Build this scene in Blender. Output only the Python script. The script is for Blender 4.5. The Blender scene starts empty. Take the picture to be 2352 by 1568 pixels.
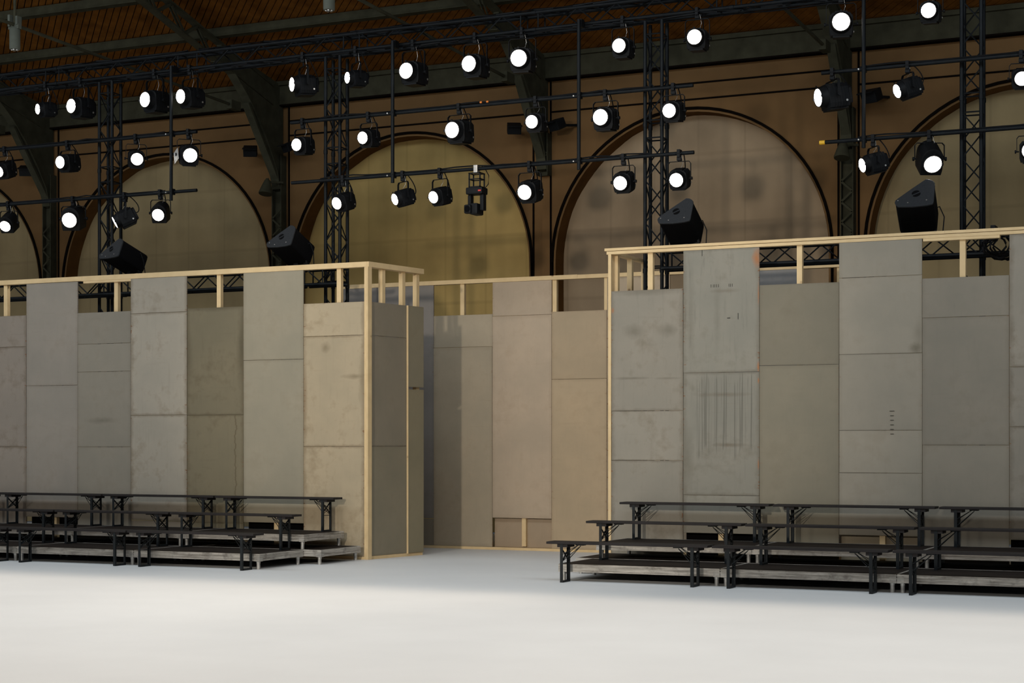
import bpy, bmesh, math, random
from mathutils import Vector, Matrix
random.seed(7)
S = bpy.context.scene
COL = S.collection

# ------------------------------------------------------------------ camera
FPX, CX, YH, XV = 3900.0, 1176.0, 1022.0, -7235.0      # focal length, horizon and wall vanishing point in 2352x1568 pixels
TH = math.atan(FPX/(CX-XV)); CT, ST = math.cos(TH), math.sin(TH); EYE = 1.615
cam_d = bpy.data.cameras.new('camera'); cam = bpy.data.objects.new('camera', cam_d); COL.objects.link(cam)
cam.location = (0, 0, EYE); cam.rotation_euler = (math.pi/2, 0, TH)
cam_d.sensor_width = 36; cam_d.lens = 36*FPX/2352; cam_d.shift_y = (YH-784)/2352
cam_d.clip_end = 200
S.camera = cam
S.view_settings.view_transform = 'Standard'; S.view_settings.look = 'None'
S.view_settings.exposure = 0; S.view_settings.gamma = 1; S.view_settings.use_curve_mapping = False

# ------------------------------------------------------------------ world and large lights
W = bpy.data.worlds.new('world'); S.world = W; W.use_nodes = True
PW = dict(world=0.05, runway=920, cool=1800, opp=240, centre=6300, beam=50, lens=14)
W.node_tree.nodes['Background'].inputs[0].default_value = (0.66, 0.80, 1.0, 1)
W.node_tree.nodes['Background'].inputs[1].default_value = PW['world']

def area(name, loc, aim, sx, sy, power, color, spread=180):
    d = bpy.data.lights.new(name, 'AREA'); d.shape = 'RECTANGLE'; d.size = sx; d.size_y = sy
    d.energy = power; d.color = color; d.spread = math.radians(spread)
    o = bpy.data.objects.new(name, d); COL.objects.link(o); o.location = loc
    v = Vector(aim) - Vector(loc)
    o.rotation_euler = v.to_track_quat('-Z', 'Y').to_euler()
    return o
# warm overhead lights of the runway rig, above and in front of the frame
area('runway_light', (-8, 8.7, 8.2), (-8, 8.7, 0), 46, 16.2, PW['runway'], (1.0, 0.84, 0.67), 12)
# added cool fill hung below the roof, brightening the floor near the walls
area('ridge_skylight', (-9, 12.0, 10.8), (-9, 18.0, 0), 42, 3.0, PW['cool'], (0.80, 0.91, 0.99), 180)
# lamps of the opposite rig, facing this wall
for i, x in enumerate((-20, -1)):
    area('opposite_rig_light', (x, -4.0, 6.6), (x, 20.8, 2.2), 3.0, 1.2, PW['opp'], (1.0, 0.93, 0.82), 120)
d_ = bpy.data.lights.new('opposite_spotlight', 'SPOT'); d_.energy = PW['centre']; d_.color = (1.0, 0.92, 0.80)
d_.spot_size = math.radians(27); d_.spot_blend = 0.55; d_.shadow_soft_size = 0.35
o_ = bpy.data.objects.new('opposite_spotlight', d_); COL.objects.link(o_); o_.location = (-9.0, -3.0, 6.2)
o_.rotation_euler = (Vector((-10.0, 21, 2.4))-Vector((-9.0, -3.0, 6.2))).to_track_quat('-Z', 'Y').to_euler()

# ------------------------------------------------------------------ helpers
def ray(x, y):
    a = (x-CX)/FPX
    return Vector((CT*a-ST, ST*a+CT, (YH-y)/FPX))
def onY(x, y, Y):
    r = ray(x, y); t = Y/r.y
    return Vector((r.x*t, Y, EYE+r.z*t))
def pxscale(x, Y): return FPX/(Y/ray(x, YH).y)
RIGHT = Vector((CT, ST, 0)); FWD = Vector((-ST, CT, 0)); UP = Vector((0, 0, 1))
def imgdir(dx, dy, L):
    """unit vector whose picture is dx right, dy down for a length of L pixels, leaning towards the viewer"""
    a, b = dx/L, -dy/L
    n = math.hypot(a, b)
    if n > 0.97: a, b = a*0.97/n, b*0.97/n
    return (RIGHT*a + UP*b - FWD*math.sqrt(max(0.0, 1-a*a-b*b))).normalized()

class MB:
    def __init__(self): self.v = []; self.f = []; self.sm = False
    def add(self, vs, fs, M=None):
        n = len(self.v)
        for p in vs:
            p = Vector(p); self.v.append(tuple(M @ p if M else p))
        for q in fs: self.f.append(tuple(i+n for i in q))
        return self
    def box(self, x0, x1, y0, y1, z0, z1, M=None):
        return self.add([(x0,y0,z0),(x1,y0,z0),(x1,y1,z0),(x0,y1,z0),(x0,y0,z1),(x1,y0,z1),(x1,y1,z1),(x0,y1,z1)],
                        [(0,3,2,1),(4,5,6,7),(0,1,5,4),(1,2,6,5),(2,3,7,6),(3,0,4,7)], M)
    def tube(self, a, b, r, n=8, r2=None, caps=True):
        a, b = Vector(a), Vector(b); r2 = r if r2 is None else r2
        q = (b-a).to_track_quat('Z', 'Y')
        vs = []
        for c, rr in ((a, r), (b, r2)):
            for i in range(n):
                t = 2*math.pi*i/n; vs.append(c + q @ Vector((rr*math.cos(t), rr*math.sin(t), 0)))
        fs = [(i, (i+1) % n, n+(i+1) % n, n+i) for i in range(n)]
        if caps: fs += [tuple(range(n-1, -1, -1)), tuple(range(n, 2*n))]
        return self.add(vs, fs)
    def path(self, pts, r, n=6):
        pts = [Vector(p) for p in pts]; vs = []; m = len(pts)
        for i, p in enumerate(pts):
            t = (pts[min(i+1, m-1)]-pts[max(i-1, 0)]).normalized(); q = t.to_track_quat('Z', 'Y')
            for k in range(n):
                a = 2*math.pi*k/n; vs.append(p + q @ Vector((r*math.cos(a), r*math.sin(a), 0)))
        fs = [(i*n+k, i*n+(k+1) % n, (i+1)*n+(k+1) % n, (i+1)*n+k) for i in range(m-1) for k in range(n)]
        fs += [tuple(range(n-1, -1, -1)), tuple(range((m-1)*n, m*n))]
        return self.add(vs, fs)
    def bar(self, a, b, w, t, side=(0, 1, 0)):
        """flat bar from a to b, w wide across `side`, t thick"""
        a, b = Vector(a), Vector(b); d = (b-a).normalized(); s = Vector(side); s = (s - d*s.dot(d)).normalized(); u = d.cross(s)
        vs = [p + s*(i*w/2) + u*(j*t/2) for p in (a, b) for i, j in ((-1,-1),(1,-1),(1,1),(-1,1))]
        return self.add(vs, [(0,1,2,3),(7,6,5,4),(0,4,5,1),(1,5,6,2),(2,6,7,3),(3,7,4,0)])
    def prism(self, poly, y0, y1, M=None):
        n = len(poly)
        vs = [(p[0], y0, p[1]) for p in poly] + [(p[0], y1, p[1]) for p in poly]
        fs = [tuple(range(n)), tuple(range(2*n-1, n-1, -1))] + [(i, n+i, n+(i+1) % n, (i+1) % n) for i in range(n)]
        return self.add(vs, fs, M)
    def rings(self, prof, n=20, M=None):
        """lathe around local Y: prof = [(y, r), ...]"""
        vs = []; m = len(prof)
        for y, r in prof:
            for k in range(n):
                a = 2*math.pi*k/n; vs.append((r*math.cos(a), y, r*math.sin(a)))
        fs = [(i*n+k, (i+1)*n+k, (i+1)*n+(k+1) % n, i*n+(k+1) % n) for i in range(m-1) for k in range(n)]
        fs += [tuple(range(n)), tuple(range(m*n-1, (m-1)*n-1, -1))]
        return self.add(vs, fs, M)
    def mesh(self, name, mat, bevel=0, smooth=False):
        me = bpy.data.meshes.new(name); me.from_pydata(self.v, [], self.f); me.update()
        bm = bmesh.new(); bm.from_mesh(me)
        bmesh.ops.recalc_face_normals(bm, faces=bm.faces)
        if bevel: bmesh.ops.bevel(bm, geom=[e for e in bm.edges if e.calc_face_angle(0) > 0.5], offset=bevel, segments=2, affect='EDGES', profile=0.6)
        bm.to_mesh(me); bm.free()
        if smooth:
            for p in me.polygons: p.use_smooth = True
            try: me.set_sharp_from_angle(angle=math.radians(40))
            except Exception: pass
        me.materials.append(mat)
        return me

def link(name, me, parent=None, loc=(0, 0, 0), M=None):
    o = bpy.data.objects.new(name, me); COL.objects.link(o)
    if parent: o.parent = parent
    if M is not None: o.matrix_local = M
    else: o.location = loc
    return o
def thing(name, label, cat, loc=(0, 0, 0), group=None, M=None):
    o = bpy.data.objects.new(name, None); COL.objects.link(o); o.empty_display_size = .1
    if M is not None: o.matrix_world = M
    else: o.location = loc
    o['label'] = label; o['category'] = cat
    if group: o['group'] = group
    return o
def tag(o, label=None, cat=None, group=None, kind=None):
    for k, v in (('label', label), ('category', cat), ('group', group), ('kind', kind)):
        if v: o[k] = v
    return o
def build(name, mb, mat, parent=None, bevel=0, smooth=False, loc=(0, 0, 0)):
    return link(name, mb.mesh(name, mat, bevel, smooth), parent, loc)
def empty_struct(name, label=None):
    o = bpy.data.objects.new(name, None); COL.objects.link(o); o['kind'] = 'structure'
    if label: o['label'] = label
    return o

# ------------------------------------------------------------------ materials
def lin(c): return tuple(((v/255)/12.92 if v/255 < 0.04045 else ((v/255+0.055)/1.055)**2.4) for v in c)
class NT:
    def __init__(self, name):
        self.m = bpy.data.materials.new(name); self.m.use_nodes = True
        self.t = self.m.node_tree; self.n = self.t.nodes; self.b = self.n['Principled BSDF']
    def node(self, kind, **kw):
        x = self.n.new(kind)
        for k, v in kw.items():
            if k in x.inputs: x.inputs[k].default_value = v
            else: setattr(x, k, v)
        return x
    def l(self, a, b): self.t.links.new(a, b)
    def math(self, op, a, b=None, clamp=False):
        x = self.n.new('ShaderNodeMath'); x.operation = op; x.use_clamp = clamp
        for i, v in enumerate((a, b)):
            if v is None: continue
            if isinstance(v, (int, float)): x.inputs[i].default_value = v
            else: self.l(v, x.inputs[i])
        return x.outputs[0]
    def mix(self, fac, a, b, mode='MIX'):
        x = self.n.new('ShaderNodeMix'); x.data_type = 'RGBA'; x.blend_type = mode
        for s, v in ((x.inputs[0], fac), (x.inputs[6], a), (x.inputs[7], b)):
            if isinstance(v, (int, float)): s.default_value = v
            elif isinstance(v, tuple): s.default_value = (*v[:3], 1)
            else: self.l(v, s)
        return x.outputs[2]
    def ramp(self, fac, lo, hi):
        x = self.n.new('ShaderNodeMapRange'); x.clamp = True
        self.l(fac, x.inputs[0]); x.inputs[1].default_value = lo; x.inputs[2].default_value = hi
        return x.outputs[0]
    def coords(self, scale=(1, 1, 1), rnd=True, out='Object'):
        tc = self.n.new('ShaderNodeTexCoord'); mp = self.n.new('ShaderNodeMapping'); mp.inputs['Scale'].default_value = scale
        self.l(tc.outputs[out], mp.inputs['Vector'])
        if rnd:
            oi = self.n.new('ShaderNodeObjectInfo'); cb = self.n.new('ShaderNodeCombineXYZ')
            a = self.math('MULTIPLY', oi.outputs['Random'], 37.0); b = self.math('MULTIPLY', oi.outputs['Random'], 91.0)
            self.l(a, cb.inputs[0]); self.l(b, cb.inputs[2]); self.l(cb.outputs[0], mp.inputs['Location'])
        return mp.outputs['Vector']
    def noise(self, vec, scale, detail=4, rough=0.55):
        x = self.n.new('ShaderNodeTexNoise'); x.inputs['Scale'].default_value = scale; x.inputs['Detail'].default_value = detail
        x.inputs['Roughness'].default_value = rough; self.l(vec, x.inputs['Vector']); return x.outputs['Fac']
    def color(self, s, rough=0.6, metal=0.0, spec=0.5):
        if isinstance(s, tuple): self.b.inputs['Base Color'].default_value = (*s[:3], 1)
        else: self.l(s, self.b.inputs['Base Color'])
        self.b.inputs['Roughness'].default_value = rough; self.b.inputs['Metallic'].default_value = metal
        self.b.inputs['Specular IOR Level'].default_value = spec
        return self.m
    def bump(self, h, strength=0.2, dist=0.01):
        x = self.n.new('ShaderNodeBump'); x.inputs['Strength'].default_value = strength; x.inputs['Distance'].default_value = dist
        self.l(h, x.inputs['Height']); self.l(x.outputs[0], self.b.inputs['Normal'])

def noisy(name, c, var=0.25, scale=3.0, rough=0.6, metal=0, spec=0.5, stretch=(1, 1, 1), bump=0.0):
    t = NT(name); v = t.coords(stretch); n = t.noise(v, scale)
    f = t.ramp(n, 0.3, 0.7)
    col = t.mix(f, tuple(x*(1-var) for x in c), tuple(x*(1+var) for x in c))
    if bump: t.bump(n, bump)
    return t.color(col, rough, metal, spec)

def panel_mat(name, dirt, streak, chips, spots=(), drips=None, crack=None):
    """grey coated formwork plywood: object colour is the coating's own tint; worn, brown-stained edges; smudges; drips"""
    t = NT(name)
    oi = t.n.new('ShaderNodeObjectInfo')
    tc = t.n.new('ShaderNodeTexCoord')
    sep = t.n.new('ShaderNodeSeparateXYZ'); t.l(tc.outputs['Generated'], sep.inputs[0])
    def edge(o):      # 0 at the edge .. 0.5 in the middle
        return t.math('SUBTRACT', 0.5, t.math('ABSOLUTE', t.math('SUBTRACT', o, 0.5)))
    so = t.n.new('ShaderNodeSeparateXYZ'); t.l(tc.outputs['Object'], so.inputs[0])
    v = t.coords(); vs = t.coords((9, 9, 0.8)); vh = t.coords((0.7, 0.7, 8))
    big = t.noise(v, 1.3, 6, 0.6); mid = t.noise(v, 6, 5, 0.6); fine = t.noise(v, 34, 3, 0.6)
    st = t.noise(vs, 2.2, 5, 0.65); sth = t.noise(vh, 2.0, 4, 0.6)
    base = oi.outputs['Color']
    c = t.mix(t.ramp(big, 0.36, 0.68), t.mix(0.5, base, (0.84, 0.86, 0.84), 'MULTIPLY'), t.mix(0.5, base, (1.16, 1.13, 1.09), 'MULTIPLY'))
    # smudges
    f = t.math('MULTIPLY', t.ramp(t.math('ADD', t.math('MULTIPLY', big, 0.6), t.math('MULTIPLY', mid, 0.5)), 0.58, 0.75), dirt)
    c = t.mix(f, c, t.mix(1.0, base, (0.60, 0.55, 0.46), 'MULTIPLY'))
    f = t.math('MULTIPLY', t.ramp(st, 0.55, 0.78), streak)
    c = t.mix(f, c, t.mix(1.0, base, (0.52, 0.52, 0.50), 'MULTIPLY'))
    f = t.math('MULTIPLY', t.ramp(sth, 0.60, 0.80), 0.35*dirt+0.1)
    c = t.mix(f, c, t.mix(1.0, base, (0.70, 0.66, 0.60), 'MULTIPLY'))
    # worn edges, width in panel-relative units jittered by noise
    ex = edge(sep.outputs[0]); ez = edge(sep.outputs[2])
    m = t.math('MINIMUM', ex, t.math('MULTIPLY', ez, 2.6))
    m = t.math('SUBTRACT', m, t.math('MULTIPLY', t.math('SUBTRACT', mid, 0.42), 0.16*dirt))
    f = t.math('MULTIPLY', t.math('SUBTRACT', 1.0, t.ramp(m, 0.0, 0.05)), 0.7*dirt)
    c = t.mix(f, c, t.mix(1.0, base, (0.50, 0.44, 0.36), 'MULTIPLY'))
    # bare-wood chips along the vertical edges
    e2 = t.math('SUBTRACT', ex, t.math('MULTIPLY', t.math('SUBTRACT', t.noise(t.coords((1, 1, 3)), 9, 3), 0.62), 0.35))
    f = t.math('MULTIPLY', t.math('SUBTRACT', 1.0, t.ramp(e2, 0.0, 0.012)), chips)
    c = t.mix(f, c, (0.19, 0.075, 0.025))
    for gx, gz, rx, rz, k, kind in spots:           # marks of their own shape on single boards
        dx = t.math('DIVIDE', t.math('SUBTRACT', sep.outputs[0], gx), rx); dz = t.math('DIVIDE', t.math('SUBTRACT', sep.outputs[2], gz), rz)
        rr = t.math('SQRT', t.math('ADD', t.math('MULTIPLY', dx, dx), t.math('MULTIPLY', dz, dz)))
        rr = t.math('ADD', rr, t.math('MULTIPLY', t.math('SUBTRACT', mid, 0.5), 1.6))
        f = t.math('MULTIPLY', t.math('SUBTRACT', 1.0, t.ramp(rr, 0.0, 1.05)), k)
        c = t.mix(f, c, (0.36, 0.135, 0.04) if kind == 'wood' else t.mix(1.0, base, (0.55, 0.45, 0.36) if kind == 'rust' else (0.52, 0.50, 0.44), 'MULTIPLY'))
    if drips:
        x0, x1, z0, z1 = drips
        dn = t.noise(t.coords((46, 1, 0.5), False), 1.0, 3, 0.6)
        top = t.noise(t.coords((8, 1, 0.0), False), 1.0, 1)
        f = t.math('MULTIPLY', t.ramp(dn, 0.51, 0.63), 0.6)
        zj = t.math('ADD', sep.outputs[2], t.math('MULTIPLY', t.math('SUBTRACT', top, 0.5), 0.35))
        for o_, lo_, hi_ in ((sep.outputs[0], x0, x1), (zj, z0, z1)):
            f = t.math('MULTIPLY', f, t.math('MULTIPLY', t.ramp(o_, lo_, lo_+.05), t.math('SUBTRACT', 1.0, t.ramp(o_, hi_-.05, hi_))))
        c = t.mix(f, c, t.mix(1.0, base, (0.38, 0.38, 0.36), 'MULTIPLY'))
    if crack:
        w = t.math('ADD', crack, t.math('MULTIPLY', t.math('SUBTRACT', t.noise(t.coords((0.0, 0.0, 4.0), False), 1.5, 4), 0.5), 0.16))
        f = t.math('SUBTRACT', 1.0, t.ramp(t.math('ABSOLUTE', t.math('SUBTRACT', sep.outputs[0], w)), 0.004, 0.016))
        c = t.mix(t.math('MULTIPLY', f, 0.6), c, t.mix(1.0, base, (0.45, 0.38, 0.28), 'MULTIPLY'))
    # specks
    f = t.ramp(fine, 0.74, 0.80)
    c = t.mix(t.math('MULTIPLY', f, 0.5*dirt+0.1), c, (0.10, 0.075, 0.05))
    t.bump(t.noise(v, 60, 2), 0.06, 0.005)
    return t.color(c, 0.62, 0, 0.35)

M = {}
M['panel'] = panel_mat('panel_smooth_coating', 0.28, 0.12, 0.25)
M['panel_worn'] = panel_mat('panel_worn_coating', 0.75, 0.25, 0.85)
M['panel_streak'] = panel_mat('panel_dripped_coating', 0.6, 0.95, 0.9)
M['panel_R0'] = panel_mat('panel_coating_two_smudges', 0.6, 0.35, 0.8, [(.32, .66, .17, .07, .6, 'dirt'), (.78, .66, .17, .06, .6, 'dirt'), (.30, .27, .28, .014, .8, 'dirt'), (.78, .265, .2, .012, .6, 'dirt'), (.5, .98, .6, .03, .5, 'dirt'), (.02, .84, .03, .03, .9, 'wood')])
M['panel_R1t'] = panel_mat('panel_coating_chipped_corner', 0.6, 0.6, 0.9, [(.97, .90, .07, .09, 1.0, 'wood'), (.99, .62, .012, .10, .8, 'wood'), (.99, .03, .02, .05, 1.0, 'wood'), (.55, .66, .25, .02, .5, 'rust'), (.1, .5, .06, .5, .35, 'dirt'), (.45, .50, .05, .4, .3, 'dirt')])
M['panel_R1b'] = panel_mat('panel_coating_drips', 0.6, 0.35, 0.9, [(.5, .82, .42, .022, .6, 'rust'), (.60, .41, .26, .02, .75, 'rust'), (.99, .93, .015, .03, 1, 'wood'), (.06, .3, .08, .3, .5, 'dirt'), (.99, .25, .012, .05, .9, 'wood')], drips=(.14, .97, .33, .99))
M['panel_R3'] = panel_mat('panel_coating_corner_smudge', 0.25, 0.1, 0.15, [(.93, .06, .09, .09, .9, 'dirt'), (.96, .25, .07, .25, .45, 'dirt')])
M['panel_C6'] = panel_mat('panel_coating_blue_smudge', 0.75, 0.2, 0.8, [(.36, .90, .09, .06, .75, 'dirt'), (.85, .63, .28, .025, .7, 'dirt'), (.97, .60, .07, .3, .6, 'dirt'), (.02, .45, .05, .3, .6, 'rust')])
M['panel_C4t'] = panel_mat('panel_coating_dark_right_edge', 0.7, 0.25, 0.4, [(.97, .62, .10, .40, .9, 'dirt'), (.03, .55, .08, .3, .5, 'dirt'), (.5, .99, .6, .03, .6, 'dirt')])
M['panel_C4b'] = panel_mat('panel_coating_wavy_crack', 0.6, 0.2, 0.4, [], crack=.86)
M['panel_C2'] = panel_mat('panel_coating_soft_band', 0.3, 0.1, 0.3, [(.45, .35, .35, .05, .6, 'dirt')])
def pine():
    t = NT('pine'); v = t.coords((5, 5, 5)); tc = t.n.new('ShaderNodeTexCoord')
    w = t.n.new('ShaderNodeTexNoise'); w.inputs['Scale'].default_value = 1.1; w.inputs['Detail'].default_value = 5; t.l(v, w.inputs['Vector'])
    kn = t.n.new('ShaderNodeTexVoronoi'); kn.inputs['Scale'].default_value = 0.62; kn.inputs['Randomness'].default_value = 1.0; t.l(v, kn.inputs['Vector'])
    c = t.mix(t.ramp(w.outputs['Fac'], 0.25, 0.75), (0.62, 0.445, 0.235), (0.74, 0.55, 0.305))
    k = t.math('SUBTRACT', 1.0, t.ramp(kn.outputs['Distance'], 0.04, 0.10))
    c = t.mix(t.math('MULTIPLY', k, 0.85), c, (0.16, 0.07, 0.03))
    return t.color(c, 0.6, 0, 0.3)
M['pine'] = pine()
M['black_metal'] = noisy('black_painted_metal', (0.005, 0.0055, 0.0065), 0.3, 6, 0.55, 0.0, 0.16)
M['truss_metal'] = noisy('black_truss_paint', (0.0045, 0.006, 0.0075), 0.35, 9, 0.5, 0.0, 0.16)
M['bench_metal'] = noisy('dark_bench_frame', (0.010, 0.012, 0.013), 0.3, 9, 0.55, 0, 0.25)
M['bench_wood'] = noisy('black_stained_bench_wood', (0.022, 0.018, 0.017), 0.3, 5, 0.65, 0, 0.2, (0.6, 6, 6))
M['deck_top'] = noisy('brown_black_deck_plywood', (0.018, 0.0125, 0.010), 0.35, 3, 0.7, 0, 0.15)
def alu():
    t = NT('scuffed_aluminium'); v = t.coords((1.2, 1.2, 22)); n = t.noise(v, 1.6, 6, 0.7); n2 = t.noise(t.coords((3, 3, 3)), 2, 5, 0.7)
    c = t.mix(t.ramp(n, 0.35, 0.65), (0.20, 0.18, 0.155), (0.66, 0.62, 0.56))
    c = t.mix(t.math('MULTIPLY', t.ramp(n2, 0.52, 0.7), 0.7), c, (0.11, 0.095, 0.08))
    return t.color(c, 0.5, 0.25, 0.5)
M['alu'] = alu()
M['alu_leg'] = noisy('dull_aluminium_tube', (0.42, 0.40, 0.37), 0.3, 14, 0.42, 0.5)
M['black_void'] = NT('black_molton').color((0.002, 0.002, 0.002), 0.95, 0, 0.1)  # near-black colour standing in for the darkness inside the wall holes
M['floor'] = noisy('white_runway_floor', (0.80, 0.80, 0.79), 0.025, 0.9, 0.55, 0, 0.3)
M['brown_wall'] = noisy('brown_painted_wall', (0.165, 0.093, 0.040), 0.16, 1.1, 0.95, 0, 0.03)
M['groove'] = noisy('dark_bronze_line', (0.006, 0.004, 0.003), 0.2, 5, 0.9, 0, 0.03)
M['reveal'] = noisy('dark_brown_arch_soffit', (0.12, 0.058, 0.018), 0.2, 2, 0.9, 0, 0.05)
def cloth(name, c):
    t = NT(name); a = t.noise(t.coords((1.1, 1, 0.12), False), 1.3, 3); b = t.noise(t.coords((1, 1, 1), False), 1.1, 6)
    f = t.math('ADD', t.math('MULTIPLY', a, 0.5), t.math('MULTIPLY', b, 0.5))
    col = t.mix(t.ramp(f, 0.38, 0.62), tuple(x*0.84 for x in c), tuple(x*1.14 for x in c))
    tc = t.n.new('ShaderNodeTexCoord'); sx = t.n.new('ShaderNodeSeparateXYZ'); t.l(tc.outputs['Object'], sx.inputs[0])
    for o_, per in ((sx.outputs[0], 0.83), (sx.outputs[2], 1.22)):     # sewn seams of the cloth
        q = t.math('ABSOLUTE', t.math('SUBTRACT', t.math('FRACT', t.math('DIVIDE', o_, per)), 0.5))
        col = t.mix(t.math('MULTIPLY', t.math('SUBTRACT', 1.0, t.ramp(q, 0.012, 0.035)), 0.35), col, tuple(x*0.72 for x in c))
    return t.color(col, 0.9, 0, 0.1)
M['cloth_olive'] = cloth('olive_arch_cloth', (0.42, 0.29, 0.108))
M['cloth_taupe'] = cloth('taupe_arch_cloth', (0.32, 0.235, 0.15))
M['cloth_grey'] = cloth('grey_green_arch_cloth', (0.31, 0.235, 0.125))
M['iron'] = noisy('grey_green_painted_iron', (0.046, 0.044, 0.028), 0.25, 4, 0.9, 0, 0.08)
M['roof_board'] = noisy('varnished_roof_boards', (0.15, 0.060, 0.012), 0.35, 3, 0.95, 0, 0.02)
M['roof_gap'] = NT('roof_gap').color((0.02, 0.01, 0.005), 0.9)
M['speaker'] = noisy('speaker_textured_paint', (0.020, 0.022, 0.025), 0.15, 40, 0.7, 0, 0.2)
M['grille'] = noisy('black_speaker_grille', (0.003, 0.003, 0.0035), 0.2, 60, 0.9, 0, 0.08)
M['steel'] = noisy('bare_steel', (0.5, 0.48, 0.45), 0.2, 9, 0.35, 0.8)
M['yellow'] = NT('yellow_tape').color((0.75, 0.42, 0.02), 0.5)
M['red'] = NT('red_tape').color((0.6, 0.03, 0.02), 0.5)
M['orange'] = NT('orange_tape').color((0.7, 0.2, 0.03), 0.5)
M['silver'] = noisy('silver_plate', (0.45, 0.45, 0.44), 0.4, 9, 0.4, 0.6)
M['ink'] = NT('ink').color((0.02, 0.018, 0.015), 0.8)
M['lampcase'] = noisy('grey_green_lamp_case', (0.085, 0.092, 0.075), 0.15, 5, 0.8, 0, 0.15)
t = NT('lamp_lens'); t.b.inputs['Base Color'].default_value = (0.8, 0.8, 0.8, 1)
t.b.inputs['Emission Color'].default_value = (1.0, 0.93, 0.83, 1); t.b.inputs['Emission Strength'].default_value = PW['lens']
M['lens'] = t.m

# ------------------------------------------------------------------ setting: floor
fl = build('floor', MB().box(-44, 16, -8, 28.0, -0.1, 0), M['floor']); fl['kind'] = 'structure'

# ------------------------------------------------------------------ setting: arched hall wall
YW = 28.0; RA = 2.55; ZS = 4.90; ZE = 8.18
centres = [-31.95, -26.35, -20.68, -15.13, -9.63, -3.98, 1.6]
wall = empty_struct('wall_back', 'brown hall wall with a row of round arches')
bounds = [-34.75] + [(a+b)/2 for a, b in zip(centres, centres[1:])] + [4.4]
def arch_pts(c, r, n=40, z0=0.0):
    return [(c-r, z0)] + [(c-r*math.cos(math.pi*i/n), ZS+r*math.sin(math.pi*i/n)) for i in range(n+1)] + [(c+r, z0)]
cl = {2: 'cloth_grey', 3: 'cloth_olive', 4: 'cloth_taupe', 5: 'cloth_grey'}
for i, c in enumerate(centres):
    x0, x1 = bounds[i], bounds[i+1]
    ap = arch_pts(c, RA-0.06)
    # masonry bay with the arch cut out: strips between the arch line and the bay's outer edge
    mb = MB(); n = len(ap)
    outer = []
    for k, (x, z) in enumerate(ap):
        if k == 0: outer.append((x0, 0))
        elif k == n-1: outer.append((x1, 0))
        elif z <= ZS+1e-6: outer.append((x0 if x < c else x1, z))
        else:
            a = math.atan2(z-ZS, x-c); dx, dz = math.cos(a), math.sin(a)
            tt = min(((x1-c)/dx if dx > 1e-6 else ((x0-c)/dx if dx < -1e-6 else 1e9)), (ZE+.6-ZS)/dz)
            outer.append((c+dx*tt, ZS+dz*tt))
    vs = [(x, YW, z) for x, z in ap] + [(x, YW, z) for x, z in outer] + [(x, YW+.35, z) for x, z in ap]
    fs = [(k, k+1, n+k+1, n+k) for k in range(n-1)]
    # corner fill triangles
    vs += [(x0, YW, ZE+.6), (x1, YW, ZE+.6)]
    cl_i = max(k for k in range(n) if abs(outer[k][0]-x0) < 1e-4); cr_i = min(k for k in range(n) if abs(outer[k][0]-x1) < 1e-4)
    fs += [(n+cl_i, n+cl_i+1, 3*n), (n+cr_i-1, n+cr_i, 3*n+1)]
    mb.add(vs, fs)
    bay = build('wall_bay', mb, M['brown_wall'], wall)
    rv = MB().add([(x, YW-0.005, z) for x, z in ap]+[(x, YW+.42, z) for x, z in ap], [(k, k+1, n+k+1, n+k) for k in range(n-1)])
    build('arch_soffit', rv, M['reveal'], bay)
    # thin dark bead following the arch
    pts = [(x, YW-0.02, z) for x, z in arch_pts(c, RA)]
    build('arch_bead', MB().path(pts, 0.027, 6), M['groove'], bay, smooth=True)
    # hung cloth panel closing the arch, folded softly
    gx = 40; gz = 8; vs = []; fs = []
    rr = random.Random(i)
    ph = [rr.random()*6 for _ in range(4)]
    for a in range(gx+1):
        x = c-RA-.02 + (2*RA+.04)*a/gx
        zt = ZS + math.sqrt(max(0, (RA+.03)**2-(x-c)**2)) if abs(x-c) < RA+.03 else ZS
        for b in range(gz+1):
            yy = YW+.37 + 0.018*math.sin(x*5+ph[0]) + 0.012*math.sin(x*11+ph[1]+b*.4)
            vs.append((x, yy, zt*b/gz))
    for a in range(gx):
        for b in range(gz):
            k = a*(gz+1)+b; fs.append((k, k+gz+1, k+gz+2, k+1))
    build('arch_cloth', MB().add(vs, fs), M[cl.get(i, 'cloth_grey')], wall, smooth=True)
    # lines of the pilaster and of the two courses over the arch
    for xx in (x0+0.17, x1-0.17):
        build('molding', MB().box(xx-.016, xx+.016, YW-.02, YW+.01, 0, ZE), M['groove'], bay)
    for zz in (7.60, 7.88):
        build('molding', MB().box(x0+.17, x1-.17, YW-.02, YW+.01, zz-.014, zz+.014), M['groove'], bay)
# eave beam
eb = MB().box(-35, 5, YW-.16, YW-.02, ZE, ZE+.42); eb.box(-35, 5, YW-.22, YW-.02, ZE+.36, ZE+.44)
e = build('trim_1', eb, M['iron']); e['kind'] = 'structure'; e['label'] = 'grey-green iron eave beam over the arches'
build('molding', MB().box(-35, 5, YW-.17, YW, ZE-.03, ZE), M['groove'], e)

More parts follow.
